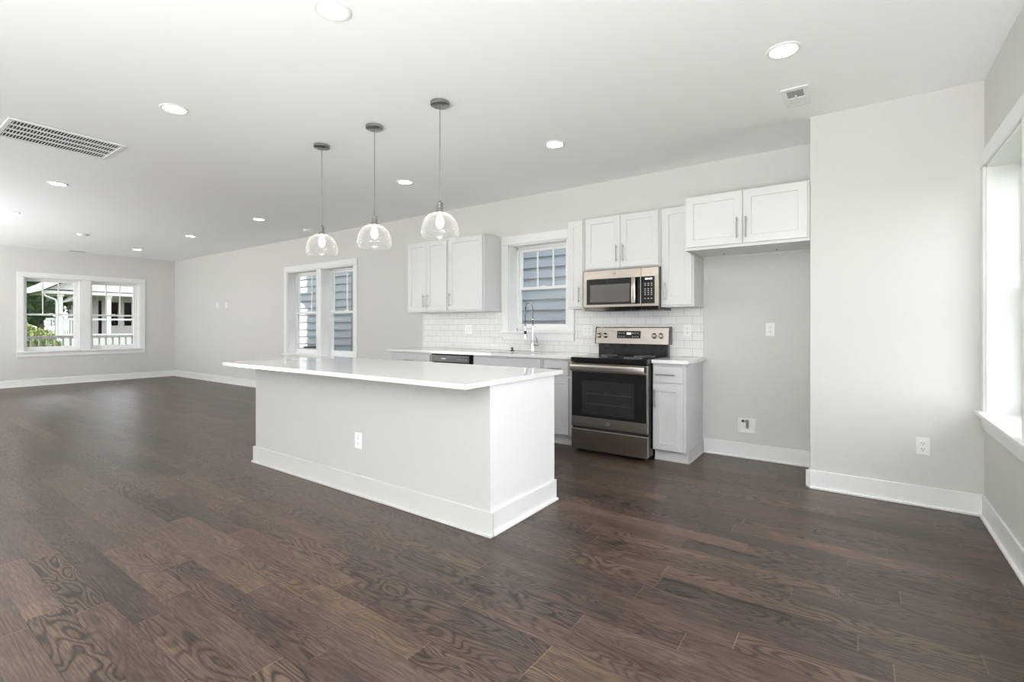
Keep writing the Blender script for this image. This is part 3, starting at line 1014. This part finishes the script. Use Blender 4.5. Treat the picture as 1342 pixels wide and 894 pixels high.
# ---------------------------------------------------------------- pendants
def make_pendant(x, y, label):
    p = thing('pendant_lamp', (x, y, 1.80), label, 'pendant lamp', 'glass pendants over the island')
    m = MB(); m.lathe([(0.066, 2.743 - 0.001), (0.066, 2.722), (0.060, 2.718), (0.010, 2.716)], (x, y, 0), seg=36)
    cn = m.build('canopy', M_NICKEL, p, smooth=True)
    for s in (-1, 1):
        m = MB(); m.lathe([(0.005, 2.7175), (0.005, 2.712), (0.003, 2.710)], (x + s * 0.035, y, 0), seg=10); m.build('canopy_screw', M_NICKEL, cn, smooth=True)
    m = MB(); m.cyl((x, y, 2.045), (x, y, 2.718), 0.0032, 8); m.build('cord', M_NICKEL, p, smooth=True)
    m = MB(); m.lathe([(0.006, 2.060), (0.012, 2.050), (0.020, 2.046), (0.022, 2.000), (0.030, 1.990), (0.032, 1.978)], (x, y, 0), seg=24)
    m.build('socket_cap', M_NICKEL, p, smooth=True)
    m = MB(); m.lathe([(0.010, 1.976), (0.012, 1.962), (0.020, 1.945), (0.026, 1.918), (0.024, 1.895), (0.014, 1.878), (0.004, 1.874)], (x, y, 0), seg=20)
    m.build('bulb', M_BULB, p, smooth=True)
    outer = [(0.028, 1.979), (0.050, 1.977), (0.078, 1.963), (0.103, 1.937), (0.121, 1.900), (0.130, 1.860), (0.131, 1.838), (0.126, 1.818), (0.116, 1.802)]
    inner = [(r - 0.003, z - 0.002) for r, z in outer][::-1]
    inner[0] = (0.113, 1.802)
    m = MB(); m.lathe(outer + inner, (x, y, 0), seg=48, close=False)
    m.build('glass_shade', M_SHADE, p, smooth=True)
    return p

pend = make_pendant(-2.352, 2.45, 'clear glass dome pendant lamp over the range end of the island, the largest-looking of three')
for x, lab in ((-3.045, 'clear glass dome pendant lamp hanging in the middle of the row of three'),
               (-3.735, 'clear glass dome pendant lamp in front of the tall double windows, the smallest-looking of three')):
    c = copy_tree(pend)
    c.location = (x, 2.45, 1.80)
    c['label'] = lab

# ---------------------------------------------------------------- ceiling fixtures
def make_downlight(x, y, label):
    p = thing('recessed_light', (x, y, H), label, 'ceiling light', 'round recessed ceiling lights')
    m = MB(); m.lathe([(0.066, -0.003), (0.070, -0.0075), (0.084, -0.0065), (0.0885, -0.001), (0.0885, -0.0002), (0.066, -0.0002)], (x, y, H), seg=40, close=False)
    m.build('trim_ring', M_PLATE, p, smooth=True)
    m = MB(); m.lathe([(0.066, -0.0012), (0.066, -0.0030), (0.050, -0.0045), (0.010, -0.0055)], (x, y, H), seg=40)
    m.build('lens', M_LENS, p, smooth=True)
    return p

DL = [(-2.09, 1.43, 'lit recessed ceiling light at the top edge of the photo, nearest the viewer'),
      (-0.34, 3.10, 'lit recessed ceiling light beside the small square vent over the dining corner'),
      (-3.96, 1.43, 'lit recessed ceiling light above the long return grille, first of that row'),
      (-2.10, 3.58, 'lit recessed ceiling light above the wall cabinets near the range'),
      (-3.96, 3.59, 'lit recessed ceiling light seen between the second and third pendant'),
      (-7.07, 3.62, 'lit recessed ceiling light just left of the smallest-looking pendant cord'),
      (-9.36, 3.62, 'lit recessed ceiling light second of three receding towards the far corner'),
      (-11.87, 3.63, 'lit recessed ceiling light closest to the far corner of the room'),
      (-7.08, 1.45, 'lit recessed ceiling light beyond the return grille towards the far window'),
      (-9.39, 1.45, 'lit recessed ceiling light at the left edge of the photo above the far window')]
dl0 = make_downlight(*DL[0])
for x, y, lab in DL[1:]:
    c = copy_tree(dl0)
    c.location = (x, y, H)
    c['label'] = lab

def make_detector(x, y, label):
    p = thing('smoke_detector', (x, y, H), label, 'smoke detector', 'round ceiling detectors')
    m = MB(); m.lathe([(0.075, -0.0002), (0.075, -0.010), (0.068, -0.012)], (x, y, H), seg=32); m.build('base', M_PLATE, p, smooth=True)
    m = MB(); m.lathe([(0.064, -0.011), (0.058, -0.030), (0.030, -0.036)], (x, y, H), seg=32); m.build('cover', M_PLATE, p, smooth=True)
    return p
sd = make_detector(-10.65, 2.49, 'white disc smoke detector on the ceiling above the far window')
c = copy_tree(sd); c.location = (-7.20, 4.47, H); c['label'] = 'white disc detector on the ceiling close to the tall double windows'

# return-air grille: frame, dark throat, long bars, fine louvres
gr = thing('return_air_grille', (-5.395, 1.133, H), 'long white return air grille with dark slots on the ceiling', 'vent')
gx0, gx1, gy0, gy1 = -5.675, -5.115, 0.775, 1.490
m = MB(); f = 0.030
zt, zb = H - 0.0003, H - 0.010
m.box(gx0, gx0 + f, gy0, gy1, zb, zt, 0.003, 1); m.box(gx1 - f, gx1, gy0, gy1, zb, zt, 0.003, 1)
m.box(gx0 + f, gx1 - f, gy0, gy0 + f, zb, zt, 0.003, 1); m.box(gx0 + f, gx1 - f, gy1 - f, gy1, zb, zt, 0.003, 1)
m.build('frame', M_PLATE, gr)
m = MB(); m.box(gx0 + f, gx1 - f, gy0 + f, gy1 - f, H - 0.0015, H - 0.0005); m.build('throat', M_DARK, gr)
rows = 4
pitch = (gx1 - gx0 - 2 * f) / rows
m = MB()
for k in range(1, rows):
    xx = gx0 + f + pitch * k
    m.box(xx - 0.014, xx + 0.014, gy0 + f, gy1 - f, zb + 0.004, H - 0.0016)
m.build('cross_bars', M_PLATE, gr)
m = MB()
n = 34
for k in range(n):
    yy = gy0 + f + (gy1 - gy0 - 2 * f) * (k + 0.5) / n
    m.box(gx0 + f, gx1 - f, yy - 0.0022, yy + 0.0022, zb + 0.005, H - 0.0016)
m.build('louvres', M_PLATE, gr)

vt = thing('supply_vent', (-0.338, 3.77, H), 'small square white supply vent with grey slot on the ceiling near the corner', 'vent')
vx0, vx1, vy0, vy1 = -0.415, -0.262, 3.62, 3.935
m = MB()
m.box(vx0, vx0 + 0.03, vy0, vy1, zb, zt, 0.003, 1); m.box(vx1 - 0.03, vx1, vy0, vy1, zb, zt, 0.003, 1)
m.box(vx0 + 0.03, vx1 - 0.03, vy0, vy0 + 0.04, zb, zt, 0.003, 1); m.box(vx0 + 0.03, vx1 - 0.03, vy1 - 0.04, vy1, zb, zt, 0.003, 1)
m.build('frame', M_PLATE, vt)
m = MB(); m.box(vx0 + 0.03, vx1 - 0.03, vy0 + 0.04, 3.785, H - 0.0015, H - 0.0005); m.build('damper', M_GREYSLOT, vt)
m = MB(); m.box(vx0 + 0.03, vx1 - 0.03, 3.785, vy1 - 0.04, zb + 0.001, H - 0.001, 0.001, 1); m.build('blank_plate', M_PLATE, vt)
m = MB(); m.box(-0.345, -0.331, 3.735, 3.79, zb - 0.003, zb + 0.003, 0.001, 1); m.build('lever', M_PLATE, vt)

v2 = thing('ceiling_register', (-13.13, 2.99, H), 'thin dark-slotted vent on the ceiling against the far wall above the window', 'vent')
m = MB(); m.box(-13.20, -13.06, 2.83, 3.15, H - 0.010, H - 0.0003, 0.003, 1); m.build('frame', M_PLATE, v2)
m = MB(); m.box(-13.165, -13.095, 2.87, 3.11, H - 0.0112, H - 0.0098); m.build('slot', M_DARK, v2)

# ---------------------------------------------------------------- outlets, switches, valve box
def wall_plate(name, x, z, ywall, label, category, w=0.072, h=0.116, gangs=1, sockets=True, group='white outlet plates', tf=None):
    T = tf or (lambda u, q, zz: (u, ywall - q, zz))
    p = thing(name, T(x, 0, z - h / 2), label, category, group)
    W = w + (gangs - 1) * 0.046
    m = MB(T); m.box(x - W / 2, x + W / 2, 0.0005, 0.006, z - h / 2, z + h / 2, 0.002, 2); m.build('plate', M_PLATE, p)
    for g in range(gangs):
        xc = x + (g - (gangs - 1) / 2) * 0.046
        if sockets:
            for s in (-1, 1):
                zc = z + s * 0.0195
                m = MB(T); m.box(xc - 0.0165, xc + 0.0165, 0.005, 0.0078, zc - 0.014, zc + 0.014, 0.0012, 1)
                r = m.build('receptacle', M_PLATE, p)
                m = MB(T)
                m.box(xc - 0.008, xc - 0.0055, 0.007, 0.0082, zc - 0.002, zc + 0.007)
                m.box(xc + 0.0055, xc + 0.008, 0.007, 0.0082, zc - 0.001, zc + 0.007)
                m.box(xc - 0.0025, xc + 0.0025, 0.007, 0.0082, zc - 0.010, zc - 0.005)
                m.build('slots', M_DARK, r)
        else:
            m = MB(T); m.box(xc - 0.006, xc + 0.006, 0.005, 0.016, z - 0.006, z + 0.012, 0.002, 1); m.build('toggle', M_PLATE, p)
    return p

wall_plate('outlet', -0.633, 1.166, YK, 'white outlet plate on the wall in the middle of the fridge alcove', 'outlet')
wall_plate('outlet', 0.351, 0.400, YS, 'white outlet plate low on the corner wall near the big window', 'outlet')
wall_plate('outlet', -2.891, 0.385, IY0 - 0.002, 'white outlet plate on the long front side of the island', 'outlet', w=0.075, h=0.112)
wall_plate('outlet', -1.345, 1.155, YK - 0.009, 'white outlet plate on the tiles right of the range backguard', 'outlet')
wall_plate('outlet', -2.410, 1.150, YK - 0.009, 'white outlet plate on the tiles between sink window and range', 'outlet', gangs=2)
wall_plate('outlet', -4.12, 1.155, YK - 0.009, 'white double outlet plate on the tiles below the wide-door wall cabinet', 'outlet', gangs=2)
wall_plate('light_switch', -11.15, 1.635, YK, 'white switch plate on the bare wall nearer the far corner, first of two', 'switch', sockets=False, group='white switch plates')
wall_plate('light_switch', -10.74, 1.625, YK, 'white switch plate on the bare wall nearer the tall double windows, second of two', 'switch', sockets=False, group='white switch plates')

vb = thing('water_supply_box', (-0.82, YK, 0.225), 'white square recessed water valve box low in the fridge alcove', 'valve box')
bx0, bx1, bz0, bz1 = -0.893, -0.745, 0.228, 0.362
m = MB()
e = 0.016
m.box(bx0, bx0 + e, YK - 0.012, YK - 0.0005, bz0, bz1, 0.002, 1); m.box(bx1 - e, bx1, YK - 0.012, YK - 0.0005, bz0, bz1, 0.002, 1)
m.box(bx0 + e, bx1 - e, YK - 0.012, YK - 0.0005, bz0, bz0 + e, 0.002, 1); m.box(bx0 + e, bx1 - e, YK - 0.012, YK - 0.0005, bz1 - e, bz1, 0.002, 1)
m.build('frame', M_PLATE, vb)
m = MB(); m.box(bx0 + e, bx1 - e, YK - 0.003, YK - 0.001, bz0 + e, bz1 - e); m.build('back_plate', M_PLATE, vb)
m = MB(); m.cyl((-0.815, YK - 0.016, 0.275), (-0.815, YK - 0.016, 0.352), 0.010, 12); m.cyl((-0.815, YK - 0.016, 0.335), (-0.843, YK - 0.016, 0.335), 0.008, 12)
vv = m.build('valve', M_NICKEL, vb, smooth=True)
m = MB(); m.box(-0.862, -0.842, YK - 0.022, YK - 0.010, 0.326, 0.346, 0.003, 1); m.build('valve_handle', M_DARK, vv)

# ---------------------------------------------------------------- outside: ground, own porch and roof
m = MB(); m.box(-260, 30, -120, 160, -0.62, -0.5)
structure(m, 'ground', M_GRASS)
m = MB(); m.box(XF - WT - 0.1, XR + WT + 0.3, YF - WT - 0.4, YK + WT + 0.35, H + 0.2, H + 0.30); structure(m, 'roof_slab', M_SHINGLE)
m = MB(); m.box(XF - WT, XR + WT, YF, YK + WT, H + 0.30, 6.2); structure(m, 'added_storey', M_SIDING)  # unseen floor, added so that it shades the neighbour's siding

pr = thing('porch_railing', (-15.4, 2.9, -0.1), 'white balustrade of the front porch seen low in the far window', 'railing')
m = MB(); m.box(-15.45, -15.35, -2.0, 5.2, 0.90, 0.965, 0.004, 1); m.build('top_rail', M_EXTWHITE, pr)
m = MB(); m.box(-15.43, -15.37, -2.0, 5.2, 0.02, 0.07, 0.004, 1); m.build('bottom_rail', M_EXTWHITE, pr)
for k in range(32):
    y = 0.95 + 0.135 * k
    m = MB(); m.box(-15.418, -15.382, y - 0.018, y + 0.018, 0.05, 0.91); m.build('baluster', M_EXTWHITE, pr)
m = MB(); m.box(-16.7, XF - WT, -5.2, 3.9, 2.46, 2.62); m.box(-16.7, -16.6, -5.2, 3.9, 2.43, 2.50)  # unseen roof, added to block the sun at the far window
m.build('added_porch_roof', M_EXTWHITE, label='unseen white porch roof added to keep sun out of the far window', category='roof')
m = MB(); m.box(-15.7, XF - WT, -2.2, 5.3, -0.25, -0.1); m.build('porch_deck', M_DECK, label='grey boarded porch deck outside the far window', category='deck')

# neighbour's house beside the kitchen: lap siding boards, each course tilted
def lap_wall(m, x0, x1, yf, z0, z1, course=0.178):
    z = z0
    while z < z1 - 1e-6:
        t = min(z + course, z1)
        m.prism([(yf - 0.034, z), (yf - 0.030, z + 0.012), (yf - 0.004, t), (yf + 0.03, t), (yf + 0.03, z)], x0, x1, 'x')
        z = t
nb = thing('neighbour_house', (-6, 6.95, -0.5), 'neighbouring house with blue-grey lap siding beyond the kitchen windows', 'house')
m = MB(); lap_wall(m, -22, 4, 6.95, 0.40 - 0.178 * 0, 3.6); m.build('siding', M_SIDING, nb)
m = MB(); m.box(-22, 4, 6.96, 7.3, -0.5, 0.40); m.build('foundation', M_EXTWHITE, nb)
m = MB(); m.prism([(6.55, 3.55), (6.55, 3.70), (10.5, 5.9), (14.4, 3.7), (14.4, 3.55)], -22.4, 4.4, 'x'); m.build('roof', M_SHINGLE, nb)
m = MB(); m.box(-9.36, -9.28, 6.87, 6.935, -0.4, 3.55); m.build('downspout', M_EXTWHITE, nb)

ac = thing('air_conditioner', (-10.1, 6.55, -0.5), 'tan air conditioner unit beside the sunlit siding outside the double windows', 'air conditioner')
m = MB(); m.box(-10.40, -9.75, 6.15, 6.78, -0.38, 0.70, 0.03, 2); m.build('cabinet', M_TAN, ac)
m = MB()
for k in range(12):
    m.box(-10.37 + 0.05 * k, -10.35 + 0.05 * k, 6.135, 6.152, -0.30, 0.62)
m.build('coil_guard', M_GREYSLOT, ac)
m = MB(); m.lathe([(0.27, 0.70), (0.27, 0.725), (0.24, 0.73), (0.05, 0.735)], (-10.075, 6.465, 0), seg=28); m.build('fan_grille', M_DARK, ac)
m = MB(); m.box(-10.5, -9.65, 6.05, 6.85, -0.5, -0.38); m.build('pad', M_DECK, ac)

# white porch house across the street
ph = thing('porch_house', (-35.5, 10, -0.5), 'white and cream house with a columned front porch across the street', 'house')
m = MB(); m.box(-39, -36.5, 8.9, 16.5, -0.5, 3.2); m.build('wall', M_CREAM, ph)
m = MB(); m.prism([(5.9, 2.86), (6.2, 2.96), (10.6, 5.6), (15.5, 2.96), (15.8, 2.86), (15.5, 3.12), (10.6, 5.85), (6.1, 3.14)], -36.9, -33.5, 'x'); m.build('roof', M_EXTWHITE, ph)
m = MB(); m.prism([(6.6, 3.1), (10.6, 5.55), (15.0, 3.1)], -34.2, -34.1, 'x'); m.build('gable', M_EXTWHITE, ph)
m = MB(); m.box(-36.5, -33.8, 6.3, 15.5, 2.86, 3.02); m.build('porch_ceiling', M_EXTWHITE, ph)
m = MB(); m.box(-36.5, -33.6, 6.2, 15.6, -0.5, 0.55); m.build('porch_base', M_EXTWHITE, ph)
for y in (7.05, 9.07, 10.25, 13.0):
    m = MB(); m.box(-34.1, -33.9, y - 0.10, y + 0.10, 0.55, 2.9, 0.01, 1); m.box(-34.14, -33.86, y - 0.14, y + 0.14, 2.74, 2.9); m.build('column', M_EXTWHITE, ph)
m = MB(); m.tube([(-33.7, 6.35, 2.85), (-33.75, 6.45, 2.72), (-33.9, 6.86, 2.55), (-33.9, 6.90, 2.4), (-33.9, 6.90, 0.6)], 0.05, 8); m.build('downspout', M_EXTWHITE, ph)
pk = MB(); pk.box(-34.05, -33.95, 6.5, 15.3, 1.50, 1.60); pk.box(-34.05, -33.95, 6.5, 15.3, 0.68, 0.76)
rl = pk.build('porch_rail', M_EXTWHITE, ph)
for k in range(20):
    y = 6.55 + 0.105 * k
    if 8.3 < y < 8.95:
        continue
    m = MB(); m.box(-34.03, -33.97, y - 0.032, y + 0.032, 0.72, 1.55); m.build('picket', M_EXTWHITE, rl)
for y in (9.95, 10.75, 12.4):
    m = MB(); m.box(-36.56, -36.5, y - 0.26, y + 0.26, 1.2, 2.62, 0.01, 1); f_ = m.build('window_frame', M_EXTWHITE, ph)
    m = MB(); m.box(-36.575, -36.555, y - 0.19, y + 0.19, 1.28, 1.88); m.box(-36.575, -36.555, y - 0.19, y + 0.19, 1.94, 2.54); m.build('window_pane', M_EXTWIN, f_)
m = MB(); m.box(-36.56, -36.5, 9.26, 9.42, 0.56, 2.7); m.build('door_jamb', M_EXTWIN, ph)

gh = thing('green_house', (-50, 14, -0.5), 'dark green house standing behind the white porch across the street', 'house')
m = MB(); m.box(-56, -48, 12.1, 16.5, -0.5, 3.4); m.build('wall', M_GREENHOUSE, gh)
m = MB(); m.prism([(11.7, 3.2), (14.3, 5.6), (17.0, 3.2)], -56.5, -47.5, 'x'); m.build('roof', M_SHINGLE, gh)
for y in (12.7, 13.6):
    m = MB(); m.box(-48.08, -48.0, y - 0.38, y + 0.38, 0.9, 2.4); f_ = m.build('window_frame', M_EXTWHITE, gh)
    m = MB(); m.box(-48.1, -48.07, y - 0.28, y + 0.28, 1.0, 2.3); m.build('window_pane', M_EXTWIN, f_)

def leaf_cloud(m, rnd, blobs, n, size):
    tot = sum(b[3] ** 2 for b in blobs)
    for (cx, cy, cz, r, sq) in blobs:
        for _ in range(int(n * r * r / tot)):
            d = Vector((rnd.gauss(0, 1), rnd.gauss(0, 1), rnd.gauss(0, 1))).normalized()
            rr = r * (0.55 + 0.45 * rnd.random() ** 0.5)
            p = Vector((cx + d.x * rr, cy + d.y * rr, cz + d.z * rr * sq))
            a = Vector((rnd.gauss(0, 1), rnd.gauss(0, 1), rnd.gauss(0, 1))).normalized()
            b = a.orthogonal().normalized()
            s = size * (0.6 + 0.8 * rnd.random())
            m.quad(p - a * s, p + b * s * 0.5, p + a * s, p - b * s * 0.5)

def tree(name, x, y, hgt, r, label, seed, mat=None, leaves=9000, group='trees across the street', size=0.26, low=-0.2):
    rnd = random.Random(seed)
    t = thing(name, (x, y, -0.5), label, 'tree', group)
    m = MB(); m.tube([(x, y, -0.5), (x + 0.1, y, hgt * 0.3), (x - 0.1, y + 0.1, hgt * 0.75)], [0.28, 0.2, 0.08], 10); m.build('trunk', M_BARK, t, smooth=True)
    blobs = [(x, y, low + (hgt - low) * 0.5, r * 0.9, (hgt - low) * 0.42 / (r * 0.9))]
    for k in range(9):
        a = rnd.random() * 2 * pi
        blobs.append((x + cos(a) * r * 0.6, y + sin(a) * r * 0.6, low + (hgt - low) * (0.2 + 0.65 * rnd.random()), r * 0.5, 1.0))
    m = MB(); leaf_cloud(m, rnd, blobs, leaves, size); m.build('foliage', mat or M_LEAF, t, recalc=False)
    return t

tree('tree', -41, 3.6, 9, 3.0, 'dark green tree at the left edge of the far window', 1)
tree('tree', -53, 8.6, 12, 2.8, 'dark green tree rising behind the porch roof in the far window', 2)
tree('tree', -47, 5.4, 12, 2.5, 'dark leafy tree filling the gap between the other two', 5)
tree('tree', -62, 11.5, 15, 4.5, 'tall dark tree far behind the porch house roof', 8)
tree('tree', -60, 2.5, 14, 4.0, 'dark tree far behind the pale shrub at the left of the far window', 12)
rnd = random.Random(9)
bs = thing('shrub', (-20, 3.3, -0.5), 'pale green shrub behind the porch balustrade in the far window', 'shrub')
m = MB(); leaf_cloud(m, rnd, [(-20, 3.0 + 0.35 * k, 0.35 + 0.16 * (k % 2), 0.5, 1.5) for k in range(3)], 1500, 0.10); m.build('foliage', M_LEAF2, bs, recalc=False)
m = MB(); m.tube([(-20, 3.3, -0.5), (-20, 3.35, 0.5)], [0.04, 0.02], 8); m.build('stem', M_BARK, bs, smooth=True)
